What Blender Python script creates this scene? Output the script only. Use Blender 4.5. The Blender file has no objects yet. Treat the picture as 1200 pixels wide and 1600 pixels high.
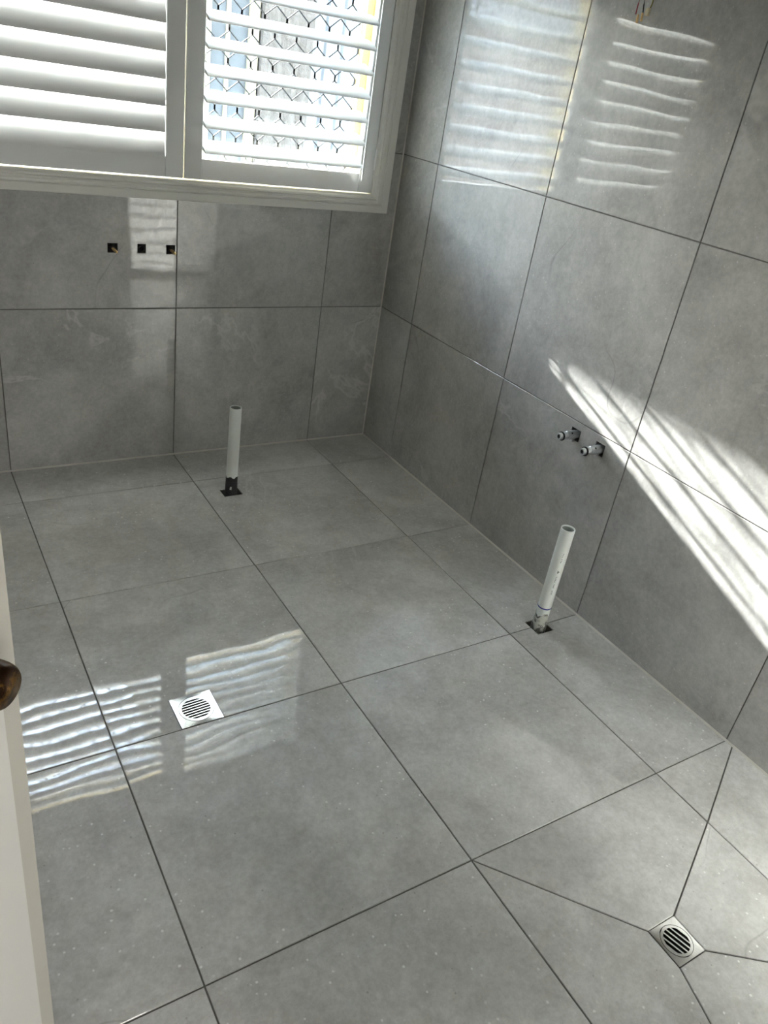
import bpy, bmesh, math, random
from mathutils import Vector, Matrix

random.seed(7)
sc = bpy.context.scene
COL = sc.collection

# ------------------------------------------------------------------ camera
cam_d = bpy.data.cameras.new('camera')
cam = bpy.data.objects.new('camera', cam_d)
COL.objects.link(cam)
cam.location = (-1.8003, -2.7719, 1.4386)
cam.rotation_mode = 'XYZ'
cam.rotation_euler = (1.0595, -0.1472, -0.5417)
cam_d.sensor_fit = 'VERTICAL'
cam_d.sensor_height = 36.0
cam_d.lens = 36.0 * 1212.1 / 1600.0
cam_d.clip_start = 0.01
sc.camera = cam

# ------------------------------------------------------------------ sky, sun, hall fill light, exposure
SUN_DIR = Vector((0.185, -1.0, -0.39)).normalized()
world = bpy.data.worlds.new('sky')
sc.world = world
world.use_nodes = True
wn = world.node_tree
wn.nodes.clear()
sky = wn.nodes.new('ShaderNodeTexSky')
sky.sky_type = 'NISHITA'
sky.sun_disc = False
sky.sun_elevation = math.radians(21)
sky.sun_rotation = -0.183
sky.dust_density = 0.6
sky.ozone_density = 1.0
bg = wn.nodes.new('ShaderNodeBackground')
bg.inputs['Strength'].default_value = 4.1
wo = wn.nodes.new('ShaderNodeOutputWorld')
haze = wn.nodes.new('ShaderNodeMix')          # thin bright overcast veil over the clear sky
haze.data_type = 'RGBA'
haze.inputs[0].default_value = 0.6
haze.inputs[7].default_value = (1.05, 1.12, 1.2, 1.0)
wn.links.new(sky.outputs[0], haze.inputs[6])
wn.links.new(haze.outputs[2], bg.inputs[0])
wn.links.new(bg.outputs[0], wo.inputs[0])

sun_d = bpy.data.lights.new('sun', 'SUN')
sun_d.energy = 19.0
sun_d.angle = math.radians(0.53)
sun_d.color = (1.0, 0.97, 0.94)
sun = bpy.data.objects.new('sun', sun_d)
COL.objects.link(sun)
sun.rotation_mode = 'QUATERNION'
sun.rotation_quaternion = SUN_DIR.to_track_quat('-Z', 'Y')

hall_d = bpy.data.lights.new('hall_fill', 'AREA')  # fill light added in the unseen hall to brighten the door, no fixture
hall_d.energy = 10.0
hall_d.size = 0.8
hall_d.color = (1.0, 0.97, 0.93)
hall_l = bpy.data.objects.new('hall_fill', hall_d)
COL.objects.link(hall_l)
hall_l.location = (-1.55, -4.7, 1.7)
hall_l.rotation_euler = (math.radians(90), 0, 0)

sc.view_settings.view_transform = 'Standard'
sc.view_settings.look = 'None'
sc.view_settings.gamma = 1.0
sc.view_settings.use_curve_mapping = False
sc.view_settings.exposure = 1.66
sc.cycles.max_bounces = 12
sc.cycles.diffuse_bounces = 6
sc.cycles.glossy_bounces = 6
sc.cycles.transparent_max_bounces = 16
sc.cycles.sample_clamp_indirect = 40.0
sc.cycles.blur_glossy = 0.45

# ------------------------------------------------------------------ node helpers
def new_mat(name):
    m = bpy.data.materials.new(name)
    m.use_nodes = True
    nt = m.node_tree
    nt.nodes.clear()
    out = nt.nodes.new('ShaderNodeOutputMaterial')
    return m, nt, out


class NB:
    """tiny node-building helper"""
    def __init__(s, nt):
        s.nt = nt

    def n(s, typ, **kw):
        nd = s.nt.nodes.new(typ)
        for k, v in kw.items():
            setattr(nd, k, v)
        return nd

    def link(s, a, b):
        s.nt.links.new(a, b)

    def put(s, sock, v):
        if hasattr(v, 'is_output'):
            s.link(v, sock)
        else:
            sock.default_value = v

    def math(s, op, a, b=0.0, c=None, clamp=False):
        nd = s.n('ShaderNodeMath', operation=op, use_clamp=clamp)
        s.put(nd.inputs[0], a)
        s.put(nd.inputs[1], b)
        if c is not None:
            s.put(nd.inputs[2], c)
        return nd.outputs[0]

    def noise(s, vec, scale, detail=2.0, rough=0.5, dist=0.0):
        nd = s.n('ShaderNodeTexNoise')
        s.link(vec, nd.inputs['Vector'])
        nd.inputs['Scale'].default_value = scale
        nd.inputs['Detail'].default_value = detail
        nd.inputs['Roughness'].default_value = rough
        nd.inputs['Distortion'].default_value = dist
        return nd.outputs['Fac']

    def remap(s, v, a, b, c=0.0, d=1.0, smooth=True):
        nd = s.n('ShaderNodeMapRange')
        nd.interpolation_type = 'SMOOTHSTEP' if smooth else 'LINEAR'
        s.link(v, nd.inputs[0])
        for i, x in enumerate((a, b, c, d)):
            nd.inputs[i + 1].default_value = x
        return nd.outputs[0]

    def mix(s, f, a, b):
        nd = s.n('ShaderNodeMix', data_type='RGBA')
        s.put(nd.inputs[0], f)
        s.put(nd.inputs[6], a)
        s.put(nd.inputs[7], b)
        return nd.outputs[2]

    def vadd(s, a, b):
        nd = s.n('ShaderNodeVectorMath', operation='ADD')
        s.put(nd.inputs[0], a)
        s.put(nd.inputs[1], b)
        return nd.outputs[0]


def rgb(r, g, b):
    return (r, g, b, 1.0)


def plain(name, col, rough=0.5, metal=0.0, spec=0.5, var=0.06, scale=30.0, bump=0.0, dirt=None):
    """painted / plastic / metal surface with slight procedural variation"""
    m, nt, out = new_mat(name)
    b = NB(nt)
    p = b.n('ShaderNodeBsdfPrincipled')
    tc = b.n('ShaderNodeTexCoord')
    vec = tc.outputs['Object']
    f = b.noise(vec, scale, 4.0, 0.6)
    lo = rgb(*[c * (1 - var) for c in col])
    hi = rgb(*[min(1, c * (1 + var)) for c in col])
    c = b.mix(f, lo, hi)
    if dirt:
        dcol, th, ds = dirt
        df = b.remap(b.noise(vec, ds, 6.0, 0.65, 0.4), th, th + 0.12)
        c = b.mix(df, c, rgb(*dcol))
    b.link(c, p.inputs['Base Color'])
    p.inputs['Roughness'].default_value = rough
    p.inputs['Metallic'].default_value = metal
    p.inputs['Specular IOR Level'].default_value = spec
    if bump:
        bp = b.n('ShaderNodeBump')
        bp.inputs['Distance'].default_value = bump
        b.link(f, bp.inputs['Height'])
        b.link(bp.outputs[0], p.inputs['Normal'])
    b.link(p.outputs[0], out.inputs[0])
    return m


def tile_material(name, floor=False):
    m, nt, out = new_mat(name)
    b = NB(nt)
    geo = b.n('ShaderNodeNewGeometry')
    oi = b.n('ShaderNodeObjectInfo')
    comb = b.n('ShaderNodeCombineXYZ')
    b.link(b.math('MULTIPLY', oi.outputs['Random'], 37.0), comb.inputs[0])
    b.link(b.math('MULTIPLY', oi.outputs['Random'], 91.0), comb.inputs[1])
    b.link(b.math('MULTIPLY', oi.outputs['Random'], 53.0), comb.inputs[2])
    vec = b.vadd(geo.outputs['Position'], comb.outputs[0])
    cloud = b.noise(vec, 3.2, 9.0, 0.62, 0.5)
    mott = b.noise(vec, 22.0, 8.0, 0.72, 0.3)
    grain = b.noise(vec, 160.0, 3.0, 0.6)
    f = b.math('ADD', b.math('MULTIPLY', b.remap(cloud, 0.34, 0.68), 0.50),
               b.math('MULTIPLY', b.remap(mott, 0.32, 0.68), 0.26))
    f = b.math('ADD', f, b.math('MULTIPLY', b.remap(b.noise(vec, 75.0, 4.0, 0.65), 0.3, 0.7), 0.24))
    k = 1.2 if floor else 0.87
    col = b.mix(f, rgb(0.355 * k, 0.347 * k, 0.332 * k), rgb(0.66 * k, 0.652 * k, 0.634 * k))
    col = b.mix(b.remap(grain, 0.35, 0.75, 0.0, 0.16), col, rgb(0.33, 0.325, 0.31))
    # pale soft veins
    nv = b.noise(vec, 1.7, 5.0, 0.62, 0.9)
    ridge = b.math('ABSOLUTE', b.math('SUBTRACT', nv, 0.5))
    msk = b.remap(b.noise(vec, 2.3, 2.0), 0.52, 0.66)
    pale = b.math('MULTIPLY', b.remap(ridge, 0.0, 0.022, 1.0, 0.0), msk)
    col = b.mix(b.math('MULTIPLY', pale, 0.38), col, rgb(0.74, 0.74, 0.73))
    # thin dark hairline cracks
    v2 = b.vadd(vec, (11.3, 4.1, 7.7))
    nd_ = b.noise(v2, 1.2, 2.5, 0.45, 0.0)
    ridge2 = b.math('ABSOLUTE', b.math('SUBTRACT', nd_, 0.52))
    msk2 = b.remap(b.noise(v2, 3.1, 2.0), 0.56, 0.64)
    crack = b.math('MULTIPLY', b.remap(ridge2, 0.0, 0.0022, 1.0, 0.0), msk2)
    col = b.mix(b.math('MULTIPLY', crack, 0.28), col, rgb(0.10, 0.095, 0.085))
    # pits and pale specks
    vo = b.n('ShaderNodeTexVoronoi')
    vo.inputs['Scale'].default_value = 48.0
    b.link(b.vadd(vec, (3.0, 1.0, 8.0)), vo.inputs['Vector'])
    sep = b.n('ShaderNodeSeparateColor')
    b.link(vo.outputs['Color'], sep.inputs[0])
    pit = b.math('MULTIPLY', b.remap(vo.outputs['Distance'], 0.05, 0.13, 1.0, 0.0),
                 b.remap(sep.outputs[0], 0.86, 0.9))
    col = b.mix(b.math('MULTIPLY', pit, 0.55), col, rgb(0.13, 0.12, 0.11))
    vs = b.n('ShaderNodeTexVoronoi')
    vs.inputs['Scale'].default_value = 52.0 if floor else 60.0
    b.link(b.vadd(vec, b.mix(0.03, rgb(0, 0, 0), rgb(1, 1, 1))), vs.inputs['Vector'])
    sp2 = b.n('ShaderNodeSeparateColor')
    b.link(vs.outputs['Color'], sp2.inputs[0])
    fld = b.remap(b.noise(vec, 2.6, 3.0), 0.36, 0.58)
    speck = b.math('MULTIPLY', b.remap(b.math('ADD', vs.outputs['Distance'], b.math('MULTIPLY', b.math('SUBTRACT', grain, 0.5), 0.16)), 0.08, 0.19, 1.0, 0.0),
                   b.remap(sp2.outputs[1], 0.22, 0.72))
    speck = b.math('MULTIPLY', speck, fld)
    col = b.mix(b.math('MULTIPLY', speck, 0.8 if floor else 0.2), col, rgb(0.88, 0.88, 0.86))
    p = b.n('ShaderNodeBsdfPrincipled')
    b.link(col, p.inputs['Base Color'])
    ro = b.math('ADD', 0.30, b.math('MULTIPLY', mott, 0.16))
    b.link(ro, p.inputs['Roughness'])
    p.inputs['IOR'].default_value = 1.45
    p.inputs['Coat Weight'].default_value = 1.0
    p.inputs['Coat IOR'].default_value = 1.6 if floor else 1.58
    p.inputs['Specular IOR Level'].default_value = 0.5 if floor else 0.3
    cr = b.math('ADD', 0.022, b.math('MULTIPLY', b.math('ADD', speck, b.math('MULTIPLY', pit, 1.0)), 0.35))
    b.link(cr, p.inputs['Coat Roughness'])
    # flatness waviness of the polished glaze + fine lappato relief
    wv = b.noise(vec, 4.5 if floor else 5.5, 1.0, 0.4)
    fine = b.noise(vec, 60.0, 3.0, 0.6)
    h = b.math('ADD', b.math('MULTIPLY', wv, 1.0), b.math('MULTIPLY', fine, 0.010))
    bp = b.n('ShaderNodeBump')
    bp.inputs['Strength'].default_value = 1.0
    bp.inputs['Distance'].default_value = 0.0014 if floor else 0.0010
    b.link(h, bp.inputs['Height'])
    b.link(bp.outputs[0], p.inputs['Coat Normal'])
    b.link(bp.outputs[0], p.inputs['Normal'])
    b.link(p.outputs[0], out.inputs[0])
    return m


def glass_material(name, tint=(0.93, 0.96, 0.95), refl=0.09):
    m, nt, out = new_mat(name)
    b = NB(nt)
    tr = b.n('ShaderNodeBsdfTransparent')
    tr.inputs[0].default_value = rgb(*tint)
    gl = b.n('ShaderNodeBsdfGlossy')
    gl.inputs['Roughness'].default_value = 0.02
    lw = b.n('ShaderNodeLayerWeight')
    lw.inputs[0].default_value = 0.25
    mx = b.n('ShaderNodeMixShader')
    b.link(b.math('MULTIPLY', lw.outputs['Fresnel'], 0.8), mx.inputs[0])
    b.link(tr.outputs[0], mx.inputs[1])
    b.link(gl.outputs[0], mx.inputs[2])
    b.link(mx.outputs[0], out.inputs[0])
    return m


def translucent(name, col):
    m, nt, out = new_mat(name)
    b = NB(nt)
    t = b.n('ShaderNodeBsdfTranslucent')
    t.inputs[0].default_value = rgb(*col)
    d = b.n('ShaderNodeBsdfDiffuse')
    d.inputs[0].default_value = rgb(*col)
    mx = b.n('ShaderNodeMixShader')
    tc = b.n('ShaderNodeTexCoord')
    b.link(b.remap(b.noise(tc.outputs['Object'], 3.0), 0.3, 0.7, 0.42, 0.5), mx.inputs[0])
    b.link(t.outputs[0], mx.inputs[1])
    b.link(d.outputs[0], mx.inputs[2])
    b.link(mx.outputs[0], out.inputs[0])
    return m


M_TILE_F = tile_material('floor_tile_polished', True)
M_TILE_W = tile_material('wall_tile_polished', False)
M_GROUT = plain('grout', (0.15, 0.142, 0.13), 0.9, var=0.2, scale=60)
M_SILI = plain('silicone', (0.62, 0.60, 0.55), 0.45, var=0.08)
M_PLASTER = plain('ceiling_plaster', (0.78, 0.78, 0.76), 0.85)
M_HALL = plain('hall_paint', (0.66, 0.65, 0.62), 0.8)
M_HALLFLOOR = plain('hall_floor', (0.42, 0.40, 0.36), 0.6)
M_SHUT = plain('shutter_white', (0.80, 0.805, 0.80), 0.38, var=0.015, scale=8)
M_ARCH = plain('architrave_paint', (0.74, 0.73, 0.685), 0.42, var=0.03, scale=9,
               dirt=((0.62, 0.59, 0.52), 0.70, 14.0))
M_CREAM = plain('cream_aluminium', (0.80, 0.66, 0.36), 0.4, var=0.04)
M_CREAM2 = plain('bronze_aluminium', (0.36, 0.29, 0.18), 0.45, var=0.06)
M_MESH = plain('grille_charcoal', (0.018, 0.018, 0.021), 0.6, spec=0.2, var=0.1)
M_GLASS = glass_material('window_glass')
M_PVC = plain('pvc_white', (0.86, 0.89, 0.86), 0.28, var=0.02, scale=12)
M_BLUE = plain('blue_marking', (0.02, 0.03, 0.30), 0.5)
M_TAPE = plain('dark_sealant', (0.045, 0.047, 0.047), 0.6, var=0.25, scale=80, bump=0.0015)
M_WORN = plain('worn_pipe_end', (0.60, 0.61, 0.56), 0.55, var=0.1, scale=40,
               dirt=((0.13, 0.13, 0.125), 0.43, 30.0))
M_BLACK = plain('black_rubber', (0.012, 0.012, 0.012), 0.55, var=0.2)
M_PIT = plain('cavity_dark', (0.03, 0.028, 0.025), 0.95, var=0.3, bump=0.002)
M_BRASS = plain('brass', (0.80, 0.58, 0.28), 0.35, 0.85, var=0.12)
M_SHADEDBRASS = plain('shaded_dull_brass', (0.05, 0.045, 0.036), 0.55, 0.6, var=0.2)  # brass darkened nearly to black, the shade of the holes in its colour
M_BORE_SHADE = plain('pipe_bore_shade', (0.42, 0.45, 0.42), 0.6, var=0.1)  # grey puts the shade inside the white pipes into the colour
M_CHROME = plain('chrome_fitting', (0.50, 0.52, 0.54), 0.28, 0.9, var=0.1)
M_STEEL = plain('polished_steel', (0.80, 0.80, 0.79), 0.16, 1.0, var=0.05, scale=40)
M_KNOB = plain('aged_brass_knob', (0.21, 0.105, 0.022), 0.33, 0.8, var=0.3, scale=25,
               dirt=((0.035, 0.015, 0.006), 0.47, 45.0))
M_DOOR = plain('door_paint_white', (0.80, 0.785, 0.75), 0.45, var=0.02, scale=6)
M_DOOREDGE = plain('door_edge_scuffed', (0.61, 0.585, 0.52), 0.5, var=0.05, scale=10,
                   dirt=((0.36, 0.30, 0.22), 0.66, 20.0))
M_RED = plain('red_insulation', (0.30, 0.02, 0.035), 0.4)
M_GREENY = plain('yellow_green_insulation', (0.24, 0.22, 0.05), 0.4)
M_CLEAR = plain('connector_plastic', (0.62, 0.55, 0.36), 0.3)
M_CONC = plain('concrete_paving', (0.40, 0.39, 0.36), 0.9, var=0.12, scale=6)
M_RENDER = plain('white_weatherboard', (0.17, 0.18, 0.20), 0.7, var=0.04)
M_STONE = plain('grey_brown_stone', (0.085, 0.074, 0.070), 0.9, var=0.55, scale=18, bump=0.02)
M_OUTGLASS = plain('pale_blue_window', (0.085, 0.092, 0.105), 0.7, spec=0.1, var=0.25, scale=4)
M_OUTCREAM = plain('cream_trim', (0.25, 0.23, 0.165), 0.5, var=0.03)
M_ROOFM = plain('roof_sheet', (0.70, 0.70, 0.68), 0.5, var=0.05)
M_POLY = translucent('polycarbonate_roof', (0.80, 0.84, 0.86))
M_BRICK = plain('brown_brick', (0.19, 0.12, 0.09), 0.9, var=0.3, scale=9)
M_ROOFD = plain('dark_roof_tile', (0.08, 0.07, 0.07), 0.8, var=0.2)
M_PRINT = plain('ink_print', (0.03, 0.03, 0.03), 0.6)

# ------------------------------------------------------------------ object helpers
def setp(o, label=None, cat=None, group=None, kind=None):
    if label:
        o['label'] = label
    if cat:
        o['category'] = cat
    if group:
        o['group'] = group
    if kind:
        o['kind'] = kind
    return o


def link_mesh(name, bm, mat, parent=None, smooth=False, sharp=None):
    bm.normal_update()
    me = bpy.data.meshes.new(name)
    if smooth:
        for f in bm.faces:
            f.smooth = True
        lim = math.radians(sharp if sharp else 40)
        for e in bm.edges:
            if len(e.link_faces) == 2 and e.calc_face_angle(0) > lim:
                e.smooth = False
    bm.to_mesh(me)
    bm.free()
    me.materials.append(mat)
    o = bpy.data.objects.new(name, me)
    COL.objects.link(o)
    if parent is not None:
        o.parent = parent
    return o


def empty(name, loc=(0, 0, 0), rz=0.0):
    o = bpy.data.objects.new(name, None)
    o.empty_display_size = 0.05
    COL.objects.link(o)
    o.location = loc
    o.rotation_euler = (0, 0, rz)
    return o


def add_box(bm, lo, hi, bevel=0.0):
    r = bmesh.ops.create_cube(bm, size=1.0)
    vs = r['verts']
    for v in vs:
        v.co = Vector([lo[i] + (v.co[i] + 0.5) * (hi[i] - lo[i]) for i in range(3)])
    if bevel > 0:
        es = list({e for v in vs for e in v.link_edges})
        bmesh.ops.bevel(bm, geom=es, offset=bevel, segments=1, affect='EDGES')
    return bm


def box(lo, hi, bevel=0.0):
    return add_box(bmesh.new(), lo, hi, bevel)


def frame_of(axis):
    a = Vector(axis).normalized()
    h = Vector((0, 0, 1)) if abs(a.z) < 0.9 else Vector((1, 0, 0))
    u = h.cross(a).normalized()
    return u, a.cross(u).normalized(), a


def add_lathe(bm, prof, base=(0, 0, 0), axis=(0, 0, 1), n=24, cap0=True, cap1=True):
    """prof: list of (radius, distance along axis)"""
    u, w, a = frame_of(axis)
    base = Vector(base)
    rings = []
    for r, d in prof:
        rings.append([bm.verts.new(base + a * d + (u * math.cos(2 * math.pi * k / n) + w * math.sin(2 * math.pi * k / n)) * r)
                      for k in range(n)])
    for i in range(len(rings) - 1):
        for k in range(n):
            k2 = (k + 1) % n
            bm.faces.new((rings[i][k], rings[i][k2], rings[i + 1][k2], rings[i + 1][k]))
    if cap0:
        bm.faces.new(list(reversed(rings[0])))
    if cap1:
        bm.faces.new(rings[-1])
    return bm


def lathe(prof, base=(0, 0, 0), axis=(0, 0, 1), n=24, cap0=True, cap1=True):
    return add_lathe(bmesh.new(), prof, base, axis, n, cap0, cap1)


def add_tube(bm, pts, r, n=8):
    pts = [Vector(p) for p in pts]
    rings = []
    for i, p in enumerate(pts):
        d = (pts[min(i + 1, len(pts) - 1)] - pts[max(i - 1, 0)]).normalized()
        u, w, a = frame_of(d)
        rings.append([bm.verts.new(p + (u * math.cos(2 * math.pi * k / n) + w * math.sin(2 * math.pi * k / n)) * r) for k in range(n)])
    for i in range(len(rings) - 1):
        for k in range(n):
            k2 = (k + 1) % n
            bm.faces.new((rings[i][k], rings[i][k2], rings[i + 1][k2], rings[i + 1][k]))
    bm.faces.new(list(reversed(rings[0])))
    bm.faces.new(rings[-1])
    return bm


def prism(poly, fn, t0, t1):
    """extrude polygon [(a,b)] ; fn(a,b,t) -> xyz"""
    bm = bmesh.new()
    A = [bm.verts.new(fn(a, b, t0)) for a, b in poly]
    B = [bm.verts.new(fn(a, b, t1)) for a, b in poly]
    n = len(poly)
    bm.faces.new(A)
    bm.faces.new(list(reversed(B)))
    for i in range(n):
        j = (i + 1) % n
        bm.faces.new((A[j], A[i], B[i], B[j]))
    bmesh.ops.recalc_face_normals(bm, faces=bm.faces)
    return bm


# ------------------------------------------------------------------ tiles
GAP = 0.0016      # half joint
TH = 0.009        # tile thickness
CH = 0.0009       # arris


def cuts(lo, hi, n, extra):
    c = [lo + (hi - lo) * i / n for i in range(n + 1)]
    for e in extra:
        if lo + 1e-5 < e < hi - 1e-5:
            c = [x for x in c if abs(x - e) > 0.012 or x in (lo, hi)]
            c.append(e)
    return sorted(set(c))


def tile_rect(name, a0, a1, b0, b1, fn, mat, parent, holes=(), div=1, warp=None):
    """rectangular tile in plane coords (a,b), fn(a,b,h) -> xyz, h>0 towards the room"""
    a0 += GAP; a1 -= GAP; b0 += GAP; b1 -= GAP
    A = cuts(a0, a1, div, [h[0] for h in holes] + [h[1] for h in holes])
    B = cuts(b0, b1, div, [h[2] for h in holes] + [h[3] for h in holes])
    bm = bmesh.new()
    V = {}

    def vert(i, j):
        if (i, j) not in V:
            V[(i, j)] = bm.verts.new((A[i], B[j], 0.0))
        return V[(i, j)]
    for i in range(len(A) - 1):
        for j in range(len(B) - 1):
            ca, cb = (A[i] + A[i + 1]) / 2, (B[j] + B[j + 1]) / 2
            if any(h[0] < ca < h[1] and h[2] < cb < h[3] for h in holes):
                continue
            bm.faces.new((vert(i, j), vert(i + 1, j), vert(i + 1, j + 1), vert(i, j + 1)))
    return finish_tile(name, bm, fn, mat, parent, warp)


def tile_poly(name, pts, fn, mat, parent):
    """convex polygon tile, shrunk by the half joint"""
    P = [Vector((p[0], p[1])) for p in pts]
    area = sum(P[i].x * P[(i + 1) % len(P)].y - P[(i + 1) % len(P)].x * P[i].y for i in range(len(P)))
    if area < 0:
        P.reverse()
    n = len(P)
    out = []
    for i in range(n):
        p0, p1, p2 = P[i - 1], P[i], P[(i + 1) % n]
        d1 = (p1 - p0).normalized(); d2 = (p2 - p1).normalized()
        n1 = Vector((-d1.y, d1.x)); n2 = Vector((-d2.y, d2.x))
        bis = (n1 + n2)
        k = GAP * 2 / max(bis.length_squared, 0.2)
        out.append(p1 + bis * k)
    bm = bmesh.new()
    bm.faces.new([bm.verts.new((p.x, p.y, 0)) for p in out])
    return finish_tile(name, bm, fn, mat, parent, None)


def finish_tile(name, bm, fn, mat, parent, warp):
    bnd = [e for e in bm.edges if len(e.link_faces) == 1]
    # arris ring then skirt
    r = bmesh.ops.extrude_edge_only(bm, edges=bnd)
    nv = [g for g in r['geom'] if isinstance(g, bmesh.types.BMVert)]
    ne = [g for g in r['geom'] if isinstance(g, bmesh.types.BMEdge)]
    for v in nv:
        v.co.z -= CH
    r = bmesh.ops.extrude_edge_only(bm, edges=[e for e in ne if e.is_boundary])
    for v in [g for g in r['geom'] if isinstance(g, bmesh.types.BMVert)]:
        v.co.z = -TH
    # pull the face boundary in by the arris width
    top = [v for v in bm.verts if abs(v.co.z) < 1e-9]
    mv = {}
    for v in top:
        be = [e for e in v.link_edges if any(abs(f.normal.z) < 0.9 or True for f in e.link_faces)
              and all(abs(w.co.z) < 1e-9 for w in e.verts) and
              any(any(w.co.z < -1e-6 for w in f.verts) for f in e.link_faces)]
        if len(be) == 2:
            off = Vector((0, 0, 0))
            for e in be:
                fi = [f for f in e.link_faces if all(abs(w.co.z) < 1e-9 for w in f.verts)]
                if fi:
                    d = (e.verts[1].co - e.verts[0].co).normalized()
                    nn = Vector((-d.y, d.x, 0))
                    mid = (e.verts[0].co + e.verts[1].co) / 2
                    if (fi[0].calc_center_median() - mid).dot(nn) < 0:
                        nn = -nn
                    if off.length < 1e-9 or abs(off.normalized().dot(nn)) < 0.99:
                        off += nn * CH
            mv[v] = off
    for v, o in mv.items():
        v.co += o
    if warp:
        for v in bm.verts:
            v.co.z += warp(v.co.x, v.co.y)
    for v in bm.verts:
        v.co = Vector(fn(v.co.x, v.co.y, v.co.z))
    bmesh.ops.recalc_face_normals(bm, faces=bm.faces)
    # face the room
    o = link_mesh(name, bm, mat, parent, smooth=bool(warp), sharp=8)
    return o


# ------------------------------------------------------------------ room dimensions
XL, YF, ZC = -2.45, -2.74, 2.40           # left wall, front wall, ceiling
AX = [0.0, -0.2864, -0.8864, -1.4864, -2.0864, XL]      # joints running away from the camera
BY = [0.0, -0.2395, -0.8395, -1.4395, -2.0395, -2.6395, YF]
RZ = [0.0, 0.5948, 1.1911, 1.7875, ZC]
DOOR_X0, DOOR_X1, DOOR_Z = -2.38, -1.46, 2.06


def fn_floor(a, b, h): return (a, b, h)
def fn_right(a, b, h): return (-h, a, b)          # a = y, b = z, faces -x
def fn_left(a, b, h): return (XL + h, a, b)
def fn_back(a, b, h): return (a, -h, b)           # a = x, b = z, faces -y
def fn_front(a, b, h): return (a, YF + h, b)


# window geometry (back wall)
WX0, WX1, WZ0, WZ1 = -1.64, -0.105, 1.012, 1.955      # wall opening
PIPE1 = (-0.781, -0.357)
PIPE2 = (-0.1655, -1.4385)
HOLE1 = (-0.815, -0.745, -0.384, -0.331)
HOLE2 = (-0.199, -0.137, -1.475, -1.411)
D1 = (-1.328, -1.2205, -1.4395, -1.3335)
D2 = (-0.645, -0.566, -2.4165, -2.334)
TAPS_B = [(-1.108, 0.803, 0.0165), (-1.010, 0.804, 0.0145), (-0.9085, 0.803, 0.0155)]
TAPS_R = [(-1.219, 0.552, 0.020), (-1.327, 0.551, 0.019)]
WIRE = (-1.045, 1.731)

# ---- floor
floor = link_mesh('floor', box((XL, YF - 0.12, -0.16), (0.0, 0.0, -0.11)), M_GROUT)
setp(floor, 'grey stone-look tiled bathroom floor', kind='structure')


def screed_cells():
    """screed right under the tiles, left open under the four floor penetrations"""
    hs = [HOLE1, HOLE2, D1, D2]
    A = sorted({XL, 0.0} | {h[0] for h in hs} | {h[1] for h in hs})
    B = sorted({YF - 0.12, 0.0} | {h[2] for h in hs} | {h[3] for h in hs})
    bm = bmesh.new()
    V = {}

    def v(i, j):
        if (i, j) not in V:
            V[(i, j)] = bm.verts.new((A[i], B[j], -0.0028))
        return V[(i, j)]
    for i in range(len(A) - 1):
        for j in range(len(B) - 1):
            ca, cb = (A[i] + A[i + 1]) / 2, (B[j] + B[j + 1]) / 2
            if not any(h[0] < ca < h[1] and h[2] < cb < h[3] for h in hs):
                bm.faces.new((v(i, j), v(i + 1, j), v(i + 1, j + 1), v(i, j + 1)))
    r = bmesh.ops.extrude_edge_only(bm, edges=[e for e in bm.edges if len(e.link_faces) == 1])
    for g in r['geom']:
        if isinstance(g, bmesh.types.BMVert):
            g.co.z = -0.11
    bmesh.ops.recalc_face_normals(bm, faces=bm.faces)
    return bm


link_mesh('grout_bed', screed_cells(), M_GROUT, floor)


def warp_for(a0, a1, b0, b1, ta, tb, bow):
    ca, cb, ha, hb = (a0 + a1) / 2, (b0 + b1) / 2, (a1 - a0) / 2, (b1 - b0) / 2

    def w(a, b):
        u, v = (a - ca) / 0.3, (b - cb) / 0.3
        return -bow * (u * u + v * v) * 0.5 + ta * (a - ca) + tb * (b - cb)
    return w


for i in range(len(AX) - 1):
    for j in range(len(BY) - 1):
        a0, a1, b0, b1 = AX[i + 1], AX[i], BY[j + 1], BY[j]
        if j == 4 and i in (0, 1):
            continue            # cut tiles round the shower drain
        hs = []
        for h in (HOLE1, HOLE2, D1):
            if h[0] < a1 and h[1] > a0 and h[2] < b1 and h[3] > b0:
                hs.append((h[0] - 0.001, h[1] + 0.001, h[2] - (0.01 if h is D1 else 0.001), h[3] + 0.001))
        rnd = random.Random(i * 31 + j * 7)
        tb = {2: 0.004, 3: -0.003}.get(j, 0.0) + rnd.uniform(-0.0006, 0.0006)
        if j in (0, 1, 5) or i == 0:
            tb = 0.0
        big = (a1 - a0 > 0.3 and b1 - b0 > 0.3)
        warp = warp_for(a0, a1, b0, b1, rnd.uniform(-0.0008, 0.0008) if big else 0, tb if big else 0, 0.00055)
        tile_rect('tile', a0, a1, b0, b1, fn_floor, M_TILE_F, floor, hs, 6 if big else 3, warp)

nw, ne, se, sw = (D2[0], D2[3]), (D2[1], D2[3]), (D2[1], D2[2]), (D2[0], D2[2])
ax2, ax3, by4, by5 = AX[2], AX[1], BY[4], BY[5]
for pts in ([(ax2, by4), (ax3, by4), (ax3, -2.203), ne, nw],
            [ne, (ax3, -2.203), (ax3, -2.624), se],
            [sw, se, (ax3, -2.624), (ax3, by5), (-0.714, by5)],
            [(ax2, by4), nw, sw, (-0.714, by5), (ax2, by5)],
            [(ax3, by4), (0.0, by4), (0.0, -2.062), (ax3, -2.203)],
            [(ax3, -2.203), (0.0, -2.062), (0.0, by5), (ax3, by5)]):
    tile_poly('tile', pts, fn_floor, M_TILE_F, floor)

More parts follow.
